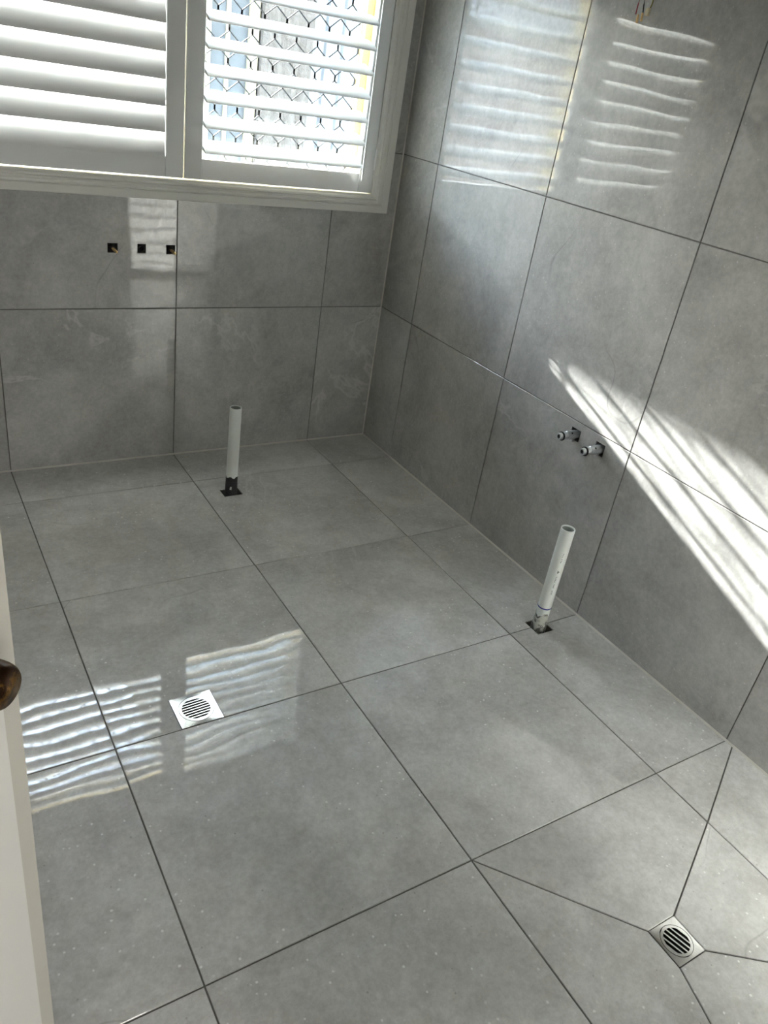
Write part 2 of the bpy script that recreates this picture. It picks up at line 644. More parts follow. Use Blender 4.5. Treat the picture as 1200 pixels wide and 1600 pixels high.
# ---- walls: a backing with openings, tiles as children
def wall_backing(name, a0, a1, b0, b1, fn, holes, thick):
    A = sorted({a0, a1} | {h[0] for h in holes} | {h[1] for h in holes})
    B = sorted({b0, b1} | {h[2] for h in holes} | {h[3] for h in holes})
    A = [x for x in A if a0 <= x <= a1]
    B = [x for x in B if b0 <= x <= b1]
    bm = bmesh.new()
    V = {}

    def v(i, j):
        if (i, j) not in V:
            V[(i, j)] = bm.verts.new((A[i], B[j], -0.0028))
        return V[(i, j)]
    for i in range(len(A) - 1):
        for j in range(len(B) - 1):
            ca, cb = (A[i] + A[i + 1]) / 2, (B[j] + B[j + 1]) / 2
            if not any(h[0] < ca < h[1] and h[2] < cb < h[3] for h in holes):
                bm.faces.new((v(i, j), v(i + 1, j), v(i + 1, j + 1), v(i, j + 1)))
    r = bmesh.ops.extrude_face_region(bm, geom=list(bm.faces))
    for g in r['geom']:
        if isinstance(g, bmesh.types.BMVert):
            g.co.z = -thick
    for w in bm.verts:
        w.co = Vector(fn(w.co.x, w.co.y, w.co.z))
    bmesh.ops.recalc_face_normals(bm, faces=bm.faces)
    o = link_mesh(name, bm, M_GROUT)
    return setp(o, kind='structure')


def tiled(parent, acoords, fn, holes, open_rect=None):
    ac = sorted(acoords)
    for i in range(len(ac) - 1):
        for j in range(len(RZ) - 1):
            a0, a1, b0, b1 = ac[i], ac[i + 1], RZ[j], RZ[j + 1]
            hs = [h for h in holes if h[0] < a1 and h[1] > a0 and h[2] < b1 and h[3] > b0]
            if open_rect:
                o = open_rect
                if o[0] <= a0 + 1e-6 and o[1] >= a1 - 1e-6 and o[2] <= b0 + 1e-6 and o[3] >= b1 - 1e-6:
                    continue
                if o[0] < a1 and o[1] > a0 and o[2] < b1 and o[3] > b0:
                    hs = hs + [(o[0] - (1 if o[0] <= a0 + .004 else 0), o[1] + (1 if o[1] >= a1 - .004 else 0),
                                o[2] - (1 if o[2] <= b0 + .004 else 0), o[3] + (1 if o[3] >= b1 - .004 else 0))]
            rnd = random.Random(i * 17 + j * 5 + len(holes))
            tile_rect('tile', a0, a1, b0, b1, fn, M_TILE_W, parent, hs, 1, None)


def sq(a, b, r):
    return (a - r, a + r, b - r, b + r)


hr = [sq(*t) for t in TAPS_R] + [sq(WIRE[0], WIRE[1], 0.014)]
wall_right = wall_backing('wall_right', YF - 0.12, 0.0, -0.15, ZC, fn_right, hr, 0.11)
setp(wall_right, 'grey tiled wall on the right with streaks of sunlight')
tiled(wall_right, BY, fn_right, hr)

hb = [sq(*t) for t in TAPS_B]
win = (WX0, WX1, WZ0, WZ1)
wall_back = wall_backing('wall_back', XL - 0.1, 0.11, -0.15, ZC, fn_back, hb + [win], 0.11)
setp(wall_back, 'grey tiled wall under and around the shuttered window')
tiled(wall_back, AX, fn_back, hb, win)

dr = (DOOR_X0, DOOR_X1, -0.15, DOOR_Z)
wall_front = wall_backing('wall_front', XL - 0.1, 0.11, -0.15, ZC, fn_front, [dr], 0.11)
tiled(wall_front, [0.0, AX[1], -0.40], fn_front, [])
pl = bmesh.new()
for q in ((DOOR_X1, -0.4016, 0.0, ZC), (DOOR_X0, DOOR_X1, DOOR_Z, ZC), (XL, DOOR_X0, 0.0, ZC)):
    add_box(pl, (q[0], YF - 0.002, q[2]), (q[1], YF + 0.0005, q[3]))
link_mesh('plaster_lining', pl, M_PLASTER, wall_front)
wall_left = wall_backing('wall_left', YF - 0.12, 0.0, -0.15, ZC, fn_left, [], 0.11)
tiled(wall_left, BY, fn_left, [])
ceiling = link_mesh('ceiling', box((XL - 0.1, YF - 0.12, ZC), (0.11, 0.11, ZC + 0.05)), M_PLASTER)
setp(ceiling, kind='structure')

# dark backs behind the wall penetrations
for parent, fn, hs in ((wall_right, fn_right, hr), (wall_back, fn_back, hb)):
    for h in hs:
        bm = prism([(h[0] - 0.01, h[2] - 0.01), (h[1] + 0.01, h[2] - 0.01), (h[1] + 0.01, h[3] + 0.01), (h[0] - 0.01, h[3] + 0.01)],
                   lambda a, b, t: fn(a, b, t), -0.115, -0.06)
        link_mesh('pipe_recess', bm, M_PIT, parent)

# silicone joints (corner fillets)
def fillet(name, p0, p1, d1, d2, s=0.0048):
    p0, p1, d1, d2 = map(Vector, (p0, p1, d1, d2))
    bm = bmesh.new()
    A = [bm.verts.new(p0 + x) for x in (Vector((0, 0, 0)), d1 * s, d2 * s)]
    B = [bm.verts.new(p1 + x) for x in (Vector((0, 0, 0)), d1 * s, d2 * s)]
    bm.faces.new(A); bm.faces.new(list(reversed(B)))
    for i in range(3):
        j = (i + 1) % 3
        bm.faces.new((A[j], A[i], B[i], B[j]))
    bmesh.ops.recalc_face_normals(bm, faces=bm.faces)
    o = link_mesh(name, bm, M_SILI)
    return setp(o, 'thin pale silicone bead along the tile joint', kind='structure')


fillet('trim_1', (0, YF, 0), (0, 0, 0), (-1, 0, 0), (0, 0, 1))
fillet('trim_2', (XL, 0, 0), (0, 0, 0), (0, -1, 0), (0, 0, 1))
fillet('trim_3', (0, 0, 0), (0, 0, ZC), (-1, 0, 0), (0, -1, 0), 0.004)

# ---- hall behind the doorway
hall = bmesh.new()
hx0, hx1, hy0, hy1 = -3.2, 0.4, -4.8, YF - 0.11
add_box(hall, (hx0 - 0.1, hy0 - 0.1, -0.15), (hx1 + 0.1, hy0, ZC))
add_box(hall, (hx0 - 0.1, hy0, -0.15), (hx0, hy1, ZC))
add_box(hall, (hx1, hy0, -0.15), (hx1 + 0.1, hy1, ZC))
add_box(hall, (hx0, hy1, -0.15), (XL - 0.1, hy1 + 0.1, ZC))
add_box(hall, (0.11, hy1, -0.15), (hx1, hy1 + 0.1, ZC))
setp(link_mesh('wall_hall', hall, M_HALL), 'painted hall walls behind the doorway', kind='structure')
setp(link_mesh('floor_hall', box((hx0, hy0, -0.15), (hx1, hy1 - 0.011, -0.004)), M_HALLFLOOR), kind='structure')
setp(link_mesh('ceiling_hall', box((hx0 - 0.1, hy0 - 0.1, ZC), (hx1 + 0.1, YF - 0.121, ZC + 0.05)), M_PLASTER), kind='structure')
# ------------------------------------------------------------------ window
window = empty('window_1', (0, 0, 0))
setp(window, 'white framed bathroom window with cream aluminium sliding sashes', kind='structure')

OX0, OX1, OZ0, OZ1 = -1.690, -0.053, 0.972, 2.035          # architrave outer
IX0, IX1, IZ0, IZ1 = -1.615, -0.129, 1.037, 1.938          # architrave inner
# profile: (w = distance inwards from the outer edge 0..1 of width, h = height off the wall)
PROF = [(0.0, 0.0), (0.0, 0.022), (0.03, 0.024), (0.38, 0.024), (0.42, 0.021), (0.48, 0.026), (0.56, 0.026),
        (0.62, 0.020), (0.70, 0.019), (0.76, 0.023), (0.86, 0.021), (0.92, 0.014), (1.0, 0.012), (1.0, -0.03), (0.7, -0.03), (0.7, 0.0)]


def arch_piece(side):
    bm = bmesh.new()
    A, B = [], []
    for w, h in PROF:
        x0 = OX0 + (IX0 - OX0) * w; x1 = OX1 + (IX1 - OX1) * w
        z0 = OZ0 + (IZ0 - OZ0) * w; z1 = OZ1 + (IZ1 - OZ1) * w
        q = {'b': ((x0, z0), (x1, z0)), 't': ((x0, z1), (x1, z1)), 'l': ((x0, z0), (x0, z1)), 'r': ((x1, z0), (x1, z1))}[side]
        A.append(bm.verts.new((q[0][0], -h, q[0][1])))
        B.append(bm.verts.new((q[1][0], -h, q[1][1])))
    n = len(A)
    bm.faces.new(A); bm.faces.new(list(reversed(B)))
    for i in range(n):
        j = (i + 1) % n
        bm.faces.new((A[j], A[i], B[i], B[j]))
    bmesh.ops.recalc_face_normals(bm, faces=bm.faces)
    return bm


for s in 'blrt':
    link_mesh('architrave', arch_piece(s), M_ARCH, window)
# timber reveal lining
rv = bmesh.new()
for lo, hi in (((WX0, -0.0, WZ0), (WX0 + 0.018, 0.16, WZ1)), ((WX1 - 0.018, 0.0, WZ0), (WX1, 0.16, WZ1)),
               ((WX0 + 0.018, 0.0, WZ0), (WX1 - 0.018, 0.16, WZ0 + 0.018)), ((WX0 + 0.018, 0.0, WZ1 - 0.018), (WX1 - 0.018, 0.16, WZ1))):
    add_box(rv, lo, hi)
link_mesh('reveal', rv, M_ARCH, window)
# cream aluminium frame, two sashes
FX0, FX1, FZ0, FZ1 = WX0 + 0.018, WX1 - 0.018, WZ0 + 0.018, WZ1 - 0.018


def rect_frame(x0, x1, z0, z1, y0, y1, w, bev=0.0015):
    bm = bmesh.new()
    add_box(bm, (x0, y0, z0), (x0 + w, y1, z1), bev)
    add_box(bm, (x1 - w, y0, z0), (x1, y1, z1), bev)
    add_box(bm, (x0 + w, y0, z0), (x1 - w, y1, z0 + w), bev)
    add_box(bm, (x0 + w, y0, z1 - w), (x1 - w, y1, z1), bev)
    return bm


xm = (FX0 + FX1) / 2
link_mesh('outer_frame', rect_frame(FX0, FX1, FZ0, FZ1, 0.075, 0.155, 0.030), M_CREAM, window)
for x0, x1, y0 in ((FX0 + 0.03, xm + 0.02, 0.118), (xm - 0.02, FX1 - 0.03, 0.092)):
    sash = link_mesh('sash', rect_frame(x0, x1, FZ0 + 0.03, FZ1 - 0.03, y0, y0 + 0.022, 0.026), M_CREAM, window)
    link_mesh('pane', box((x0 + 0.02, y0 + 0.009, FZ0 + 0.05), (x1 - 0.02, y0 + 0.013, FZ1 - 0.05)), M_GLASS, sash)

# security screen with diamond grille
scr = empty('security_screen', (0, 0, 0))
setp(scr, 'charcoal diamond grille security screen in a bronze frame outside the window glass', 'security screen')
link_mesh('screen_frame', rect_frame(FX0, FX1, FZ0, FZ1, 0.157, 0.175, 0.034), M_CREAM2, scr)
DW, DH = 0.084, 0.099
sx0, sx1, sz0, sz1 = FX0 + 0.034, FX1 - 0.034, FZ0 + 0.03, FZ1 - 0.03


def strand(x, phase):
    """one zig-zag strip of flat bar; neighbours touch on short upright flats"""
    flat = 0.016
    pts = []
    z = sz0 - DH * (1.0 if phase else 0.5)
    side = -1
    while z < sz1 + DH:
        pts.append((x + side * DW / 4, z - flat / 2)); pts.append((x + side * DW / 4, z + flat / 2))
        z += DH / 2
        side = -side
    bm = bmesh.new()
    t, d = 0.0023, 0.003
    prev = None
    for (px, pz) in pts:
        if pz < sz0:
            pz = sz0
        if pz > sz1:
            pz = sz1
        cur = [bm.verts.new((px - t, 0.162, pz)), bm.verts.new((px + t, 0.162, pz)),
               bm.verts.new((px + t, 0.162 + d * 2, pz)), bm.verts.new((px - t, 0.162 + d * 2, pz))]
        if prev:
            for k in range(4):
                k2 = (k + 1) % 4
                bm.faces.new((prev[k], prev[k2], cur[k2], cur[k]))
        prev = cur
    bmesh.ops.remove_doubles(bm, verts=bm.verts, dist=1e-6)
    bmesh.ops.recalc_face_normals(bm, faces=bm.faces)
    return bm


x = sx0 + DW / 4
k = 0
while x < sx1:
    link_mesh('grille_strand', strand(x, k % 2), M_MESH, scr)
    x += DW / 2
    k += 1

# ------------------------------------------------------------------ shutters
RAIL_B, OPEN_B, OPEN_T, RAIL_T = 1.042, 1.108, 1.870, 1.934
PITCH, NL = 0.0762, 10


def louver_bm(x0, x1, tilt):
    bm = bmesh.new()
    n = 16
    rings = []
    ct, st = math.cos(tilt), math.sin(tilt)
    for xx in (x0, x1):
        ring = []
        for k in range(n):
            a = 2 * math.pi * k / n
            p, q = 0.0468 * math.cos(a), 0.0056 * math.sin(a)
            # local p axis runs outwards (+y); room edge down
            ring.append(bm.verts.new((xx, p * ct - q * st, p * st + q * ct)))
        rings.append(ring)
    for k in range(n):
        k2 = (k + 1) % n
        bm.faces.new((rings[0][k], rings[0][k2], rings[1][k2], rings[1][k]))
    bm.faces.new(list(reversed(rings[0]))); bm.faces.new(rings[1])
    bmesh.ops.recalc_face_normals(bm, faces=bm.faces)
    return bm


def shutter(x0, x1, tilt, label, rod, hinge_side):
    t = empty('shutter_panel', ((x0 + x1) / 2, 0, RAIL_B))
    setp(t, label, 'shutter', 'plantation shutters on the window')
    off = Vector(t.location)

    def add(name, bm, mat, smooth=False, par=t):
        bmesh.ops.translate(bm, verts=bm.verts, vec=-off)
        return link_mesh(name, bm, mat, par, smooth, 35)
    y0, y1, sw_ = -0.0125, 0.0155, 0.0605
    add('stile', box((x0, y0, RAIL_B), (x0 + sw_, y1, RAIL_T), 0.0022), M_SHUT)
    add('stile', box((x1 - sw_, y0, RAIL_B), (x1, y1, RAIL_T), 0.0022), M_SHUT)
    add('rail', box((x0 + sw_, y0 + 0.002, RAIL_B), (x1 - sw_, y1 - 0.002, OPEN_B), 0.001), M_SHUT)
    add('rail', box((x0 + sw_, y0 + 0.002, OPEN_T), (x1 - sw_, y1 - 0.002, RAIL_T), 0.001), M_SHUT)
    me = None
    for i in range(NL):
        zc = OPEN_B + PITCH * (i + 0.5)
        if me is None:
            o = link_mesh('louver', louver_bm(x0 + sw_ + 0.0015 - off.x, x1 - sw_ - 0.0015 - off.x, tilt), M_SHUT, t, True, 60)
            me = o.data
        else:
            o = bpy.data.objects.new('louver', me)
            COL.objects.link(o)
            o.parent = t
        o.location = (0, 0.0015, zc - off.z)
    if rod:
        bm = bmesh.new()
        xr = x1 - sw_ - 0.006
        add_box(bm, (xr - 0.0035, -0.050, OPEN_B - 0.022), (xr + 0.0035, -0.043, OPEN_T - 0.05), 0.0012)
        add('tilt_rod', bm, M_SHUT)
    for zz in (1.125, 1.80):
        xh = x1 if hinge_side > 0 else x0
        add('hinge', lathe([(0.0032, 0), (0.0032, 0.072)], (xh, -0.0155, zz), (0, 0, 1), 10), M_SHUT, True)
    return t


shutter(-1.6125, -0.8735, math.radians(72), 'white louvred shutter panel at left with its blades tilted nearly shut', False, -1)
shutter(-0.8695, -0.1315, math.radians(21), 'white louvred shutter panel at right with open blades showing the grille', True, 1)

# ------------------------------------------------------------------ door (open into the room, at the left edge of the frame)
DE = Vector((-1.7293, -2.0755, 0.0))
bang = math.radians(47)
du = Vector((math.sin(bang), math.cos(bang), 0))      # towards the free edge
dn = Vector((math.cos(bang), -math.sin(bang), 0))     # face seen by the camera
DL = 0.87
door = empty('door_1', tuple(DE - du * DL + Vector((0, 0, 0.008))))
setp(door, 'white painted panel door standing open at the left', kind='structure')


def dfn(s, h, z):
    """s: distance back from the free edge, h: height off the face plane"""
    p = du * (DL - s) + dn * h
    return (p.x, p.y, z)


def dbar(s0, s1, h0, h1, z0, z1, mat, name, par=door):
    bm = prism([(s0, h0), (s1, h0), (s1, h1), (s0, h1)], dfn, z0, z1)
    es = list(bm.edges)
    bmesh.ops.bevel(bm, geom=es, offset=0.0022, segments=2, affect='EDGES')
    return link_mesh(name, bm, mat, par, True, 30)


DT = 0.036
dbar(0.0, 0.030, -DT, -0.006, 0.0, 2.03, M_DOOREDGE, 'edge_strip')
dbar(0.030, 0.105, -DT, 0.0, 0.0, 2.03, M_DOOR, 'stile')
dbar(DL - 0.105, DL, -DT, 0.0, 0.0, 2.03, M_DOOR, 'stile')
for z0, z1 in ((0.0, 0.22), (0.98, 1.12), (1.92, 2.03)):
    dbar(0.105, DL - 0.105, -DT, 0.0, z0, z1, M_DOOR, 'rail')
for z0, z1 in ((0.22, 0.98), (1.12, 1.92)):
    dbar(0.105, DL - 0.105, -DT + 0.008, -0.014, z0, z1, M_DOOR, 'panel')
    # sloping bead round the panel
    for side in (0, 1):
        s_out = 0.105 if side == 0 else DL - 0.105
        sg = 1 if side == 0 else -1
        link_mesh('moulding', prism([(s_out, -0.002), (s_out, -0.014), (s_out + sg * 0.016, -0.014), (s_out + sg * 0.006, -0.004)], dfn, z0, z1), M_DOOR, door)
# knob
kp = du * (DL - 0.087) + Vector((0, 0, 0.902))
kprof = [(0.011, 0.004), (0.0105, 0.0125)]
for q in range(15):                                    # squarish rounded grip
    tt = -0.97 + 1.97 * q / 14
    kprof.append((max(0.0004, 0.0232 * (1 - abs(tt) ** 4) ** 0.25), 0.0375 + 0.0240 * tt))
knob = link_mesh('knob', lathe(kprof, kp, dn, 36), M_KNOB, door, True, 60)
knob['label'] = 'aged brown brass knob'
link_mesh('knob_rose', lathe([(0.026, -0.0005), (0.026, 0.003), (0.021, 0.006)], kp, dn, 28), M_KNOB, door, True, 40)

# door jamb lining in the front wall
jb = bmesh.new()
add_box(jb, (DOOR_X1 - 0.004, YF - 0.118, -0.0), (DOOR_X1 + 0.018, YF + 0.004, DOOR_Z), 0.001)
add_box(jb, (DOOR_X0 - 0.018, YF - 0.118, -0.0), (DOOR_X0 + 0.004, YF + 0.004, DOOR_Z), 0.001)
add_box(jb, (DOOR_X0, YF - 0.118, DOOR_Z - 0.004), (DOOR_X1, YF + 0.004, DOOR_Z + 0.018), 0.001)
setp(link_mesh('trim_4', jb, M_DOOR), 'white door jamb lining', kind='structure')

# ------------------------------------------------------------------ waste pipes
def waste_pipe(pos, h, label, worn):
    t = empty('waste_pipe', (pos[0], pos[1], 0.0))
    setp(t, label, 'pipe', 'white waste pipes standing out of the floor')
    ro, ri = 0.0215, 0.0185
    z0 = 0.030 if worn else 0.064
    pr = [(ro, z0), (ro, h - 0.0008), (ro - 0.0008, h), (ri + 0.0006, h), (ri, h - 0.001), (ri, h - 0.012)]
    link_mesh('tube', lathe(pr, n=40, cap0=False, cap1=False), M_PVC, t, True, 40)
    link_mesh('bore', lathe([(ri - 0.0001, h - 0.004), (ri - 0.0001, h - 0.33), (0.001, h - 0.33)], n=32, cap0=False, cap1=False), M_BORE_SHADE, t, True)['label'] = 'inside of the pipe, its shade painted in grey'
    rr = random.Random(3 if worn else 8)
    # ragged lower collar of sealant or worn paint, open down into the floor hole
    n = 40
    bm = bmesh.new()
    top = []; rows = []
    for lvl in range(4):
        ring = []
        for k in range(n):
            a = 2 * math.pi * k / n
            if lvl == 3:
                zt = (0.052 + 0.008 * math.sin(a * 3 + 1) + rr.uniform(-0.003, 0.003)) if worn else (0.070 + 0.0035 * math.sin(a * 5) + rr.uniform(-0.002, 0.002))
                z, r = zt, ro + 0.0004
            else:
                z, r = (-0.10, 0.0, 0.012)[lvl], ro + (0.0022 if worn and lvl < 2 else 0.0012)
                if worn:
                    r += rr.uniform(0, 0.001)
            ring.append(bm.verts.new((r * math.cos(a), r * math.sin(a), z)))
        rows.append(ring)
    for i in range(3):
        for k in range(n):
            k2 = (k + 1) % n
            bm.faces.new((rows[i][k], rows[i][k2], rows[i + 1][k2], rows[i + 1][k]))
    c = link_mesh('base_collar', bm, M_WORN if worn else M_TAPE, t, True, 60)
    c['label'] = 'grey scuffed lower end' if worn else 'black sealant round the foot'
    return t


p1 = waste_pipe(PIPE1, 0.345, 'white plastic waste pipe with a black sealed foot, standing near the window wall', False)
p2 = waste_pipe(PIPE2, 0.362, 'white plastic waste pipe with a blue ring and printed marks beside the right wall', True)
# flake of white left on the black foot
link_mesh('paint_flake', prism([(-0.010, 0.022), (-0.004, 0.020), (-0.003, 0.033), (-0.008, 0.034)],
                               lambda a, b, t: (a - 0.004, -math.sqrt(max(0, 0.0228 ** 2 - (a - 0.004) ** 2)) - t, b), 0.0, 0.0006), M_PVC, p1)
link_mesh('blue_ring', lathe([(0.0216, 0.0745), (0.0222, 0.0752), (0.0222, 0.0782), (0.0216, 0.079)], n=40, cap0=False, cap1=False), M_BLUE, p2, True, 50)
# ink marks up the side that faces the camera
mk = bmesh.new()
rm = random.Random(12)


def mark(ang0, z0, dang, dz, r=0.02165):
    q = []
    for a, z in ((ang0, z0), (ang0 + dang, z0), (ang0 + dang, z0 + dz), (ang0, z0 + dz)):
        q.append(mk.verts.new((r * math.cos(a), r * math.sin(a), z)))
    mk.faces.new(q)


A0 = math.radians(-122)
for zs, cnt in ((0.135, 3), (0.160, 3), (0.182, 4), (0.252, 3), (0.272, 3)):
    for c in range(cnt):
        zb = zs + c * 0.0055
        mark(A0 + rm.uniform(-.02, .02), zb, 0.16, 0.0011)
        mark(A0 + rm.choice((0.0, 0.13)), zb, 0.035, 0.0036)
        if rm.random() < 0.6:
            mark(A0, zb + 0.0025, rm.uniform(.08, .16), 0.001)
for (da, dz, w, h) in ((0.0, 0.0, 0.12, 0.004), (0.10, 0.004, 0.10, 0.004), (-0.03, 0.007, 0.10, 0.003), (0.12, 0.0, 0.06, 0.0022), (0.02, 0.0035, 0.26, 0.0022)):
    mark(A0 + da, 0.214 + dz, w, h)
o = link_mesh('printed_mark', mk, M_PRINT, p2)
o['kind'] = 'stuff'

# liners of the cut-outs in the floor tiles
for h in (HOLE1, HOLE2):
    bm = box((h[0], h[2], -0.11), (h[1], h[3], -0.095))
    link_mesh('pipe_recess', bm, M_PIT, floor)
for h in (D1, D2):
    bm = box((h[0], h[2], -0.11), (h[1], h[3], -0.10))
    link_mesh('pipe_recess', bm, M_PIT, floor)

# ------------------------------------------------------------------ floor drains
def drain(rect, nslot, rot, label, zt, R):
    cx, cy = (rect[0] + rect[1]) / 2, (rect[2] + rect[3]) / 2
    w, d = (rect[1] - rect[0]) / 2 - 0.0006, (rect[3] - rect[2]) / 2 - 0.0006
    t = empty('floor_drain', (cx, cy, zt))
    setp(t, label, 'drain', 'square floor wastes')
    n = 48
    # square plate with a round opening
    bm = bmesh.new()
    ot, it, ob, ib, i2 = [], [], [], [], []
    for k in range(n):
        a = 2 * math.pi * (k + 0.5) / n
        c, s = math.cos(a), math.sin(a)
        m = max(abs(c), abs(s))
        # vertices that should be square corners fall on the diagonal
        ot.append(bm.verts.new((c / m * w, s / m * d, -0.0006)))
        it.append(bm.verts.new((c * R, s * R, 0.0002)))
        ib.append(bm.verts.new((c * R, s * R, -0.010)))
        ob.append(bm.verts.new((c / m * w, s / m * d, -0.006)))
    for k in range(n):
        j = (k + 1) % n
        bm.faces.new((ot[k], ot[j], it[j], it[k]))
        bm.faces.new((it[k], it[j], ib[j], ib[k]))
        bm.faces.new((ob[k], ot[k], ot[j], ob[j]))
    for sgx, sgy in ((1, 1), (-1, 1), (-1, -1), (1, -1)):
        near = sorted(range(n), key=lambda k: (ot[k].co - Vector((sgx * w, sgy * d, 0))).length)[:2]
        a_, b_ = near
        cv = bm.verts.new((sgx * w, sgy * d, -0.0006))
        bm.faces.new((ot[a_], cv, ot[b_]))
    bmesh.ops.recalc_face_normals(bm, faces=bm.faces)
    link_mesh('frame', bm, M_STEEL, t)
    # round grate with slots: cells between slots
    rg = R - 0.0012
    bm = bmesh.new()
    rs = rg * 0.80                       # slots live inside this radius
    step = 2 * rs / nslot
    sw2 = step * 0.33                    # half slot width
    top = 0.0007
    ringo, ringi, ringl = [], [], []
    for k in range(n):
        a = 2 * math.pi * k / n
        ringo.append(bm.verts.new((math.cos(a) * rg, math.sin(a) * rg, 0.0004)))
        ringi.append(bm.verts.new((math.cos(a) * rs * 1.03, math.sin(a) * rs * 1.03, top)))
        ringl.append(bm.verts.new((math.cos(a) * rs * 1.03, math.sin(a) * rs * 1.03, -0.004)))
    for k in range(n):
        j = (k + 1) % n
        bm.faces.new((ringo[k], ringo[j], ringi[j], ringi[k]))
        bm.faces.new((ringi[k], ringi[j], ringl[j], ringl[k]))
    g = link_mesh('grate', bm, M_STEEL, t, True, 30)
    # bars between the slots
    for i in range(nslot + 1):
        yc = -rs + step * i
        y0, y1 = yc - (step / 2 - sw2), yc + (step / 2 - sw2)
        y0, y1 = max(y0, -rs), min(y1, rs)
        if i in (0, nslot):
            # end segments close the circle
            poly = []
            edge = y1 if i == 0 else y0
            a0 = math.asin(max(-1, min(1, edge / (rs * 1.03))))
            for q in range(9):
                f = q / 8
                aa = (math.pi - a0) + (2 * a0 + math.pi) * f if i == 0 else a0 + (math.pi - 2 * a0) * f
                poly.append((math.cos(aa) * rs * 1.03, math.sin(aa) * rs * 1.03))
        else:
            e = lambda y: math.sqrt(max(0, (rs * 1.03) ** 2 - y * y))
            poly = [(-e(y0), y0), (e(y0), y0), (e(y1), y1), (-e(y1), y1)]
        bm = prism(poly, lambda a, b, z: (a, b, z), top - 0.0012, top)
        link_mesh('grate_bar', bm, M_STEEL, g)
    g.rotation_euler = (0, 0, rot)
    # dark throat below
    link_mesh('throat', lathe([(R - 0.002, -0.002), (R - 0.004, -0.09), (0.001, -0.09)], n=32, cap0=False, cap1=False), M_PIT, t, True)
    return t


drain(D1, 8, math.radians(3), 'square steel floor drain with eight slots among the window reflections', 0.0002, 0.0440)
drain(D2, 5, math.radians(106), 'square steel floor drain with five slots where the diagonal tile cuts meet', 0.0002, 0.0345)

# ------------------------------------------------------------------ tap stubs, back wall
def tap_back(a, z, spindle, label):
    t = empty('tap_outlet', (a, 0.0, z))
    setp(t, label, 'tap outlet', 'tap outlets under the window')
    if spindle:
        link_mesh('valve_body', lathe([(0.0118, -0.05), (0.0118, -0.012), (0.0095, -0.010), (0.0095, 0.004), (0.0070, 0.006)], (0, 0, -0.001), (0, -1, 0), 20), M_SHADEDBRASS, t, True, 40)
        link_mesh('spindle', lathe([(0.0052, 0.0), (0.0052, 0.034), (0.0044, 0.035), (0.0044, 0.050), (0.0032, 0.0515)], (0, 0, -0.001), (0, -1, 0), 14), M_BRASS, t, True, 40)
        link_mesh('spindle_screw', lathe([(0.0030, 0.0510), (0.0032, 0.0535), (0.0020, 0.055)], (0, 0, -0.001), (0, -1, 0), 10), M_BRASS, t, True, 40)
    else:
        link_mesh('pipe_socket', lathe([(0.0115, -0.05), (0.0115, -0.004), (0.0108, -0.003), (0.0085, -0.003), (0.0078, -0.004), (0.0078, -0.04)], (0, 0, -0.001), (0, -1, 0), 24, True, True), M_BLACK, t, True, 40)
    return t


tap_back(TAPS_B[0][0], TAPS_B[0][1], True, 'brass tap spindle in a black square cut-out, left of the three under the window')
tap_back(TAPS_B[1][0], TAPS_B[1][1], False, 'black pipe socket in a square cut-out between the two brass spindles')
tap_back(TAPS_B[2][0], TAPS_B[2][1], True, 'brass tap spindle beside the vertical tile joint, right of the three outlets')

# ------------------------------------------------------------------ wall fittings, right wall
def fitting(y, z, label, L):
    t = empty('pipe_fitting', (0.0, y, z))
    setp(t, label, 'pipe fitting', 'chrome fittings poking out of the right wall')
    ax = (-1, 0, 0)
    link_mesh('body', lathe([(0.0135, -0.05), (0.0135, L - 0.034), (0.0125, L - 0.033), (0.0125, L - 0.021), (0.0118, L - 0.020), (0.0118, L - 0.016)], (0, 0, 0), ax, 28), M_CHROME, t, True, 40)
    link_mesh('rubber_ring', lathe([(0.0118, L - 0.0165), (0.0142, L - 0.0160), (0.0148, L - 0.0140), (0.0142, L - 0.0120), (0.0118, L - 0.0115)], (0, 0, 0), ax, 28), M_BLACK, t, True, 50)
    link_mesh('nozzle', lathe([(0.0110, L - 0.012), (0.0110, L - 0.004), (0.0098, L), (0.0070, L), (0.0062, L - 0.001), (0.0062, L - 0.010)], (0, 0, 0), ax, 24, True, True), M_CHROME, t, True, 40)
    link_mesh('bore', lathe([(0.0061, L - 0.0095), (0.0061, L - 0.0025)], (0, 0, 0), ax, 16), M_BLACK, t)
    bm = bmesh.new()
    for q in range(4):
        add_lathe(bm, [(0.0140, 0.002 + q * 0.0045), (0.0147, 0.0035 + q * 0.0045), (0.0140, 0.005 + q * 0.0045)], (0, 0, 0), ax, 28, False, False)
    link_mesh('thread', bm, M_CHROME, t, True, 60)
    link_mesh('lug', box((-0.012, -0.006, -0.024), (-0.001, 0.002, -0.012), 0.0012), M_CHROME, t)
    link_mesh('screw_hole', lathe([(0.0030, 0.0), (0.0030, 0.0012)], (-L + 0.048, -0.0085, 0.0098), (0, -0.65, 0.76), 12), M_BLACK, t)
    return t


fitting(TAPS_R[0][0], TAPS_R[0][1], 'grey pipe fitting from a square hole, farther of the pair on the right wall', 0.072)
fitting(TAPS_R[1][0], TAPS_R[1][1], 'grey pipe fitting touching the sun streaks, nearer of the pair on the right wall', 0.075)

# ------------------------------------------------------------------ wiring at the top of the right wall
wy, wz = WIRE
wiring = empty('wall_wiring', (0.0, wy, wz))
setp(wiring, 'loose red and black wires with brass connectors hanging from the right wall', 'wiring')


def wire(pts, mat, name, label=None):
    bm = add_tube(bmesh.new(), pts, 0.0016, 8)
    o = link_mesh(name, bm, mat, wiring, True, 50)
    if label:
        o['label'] = label


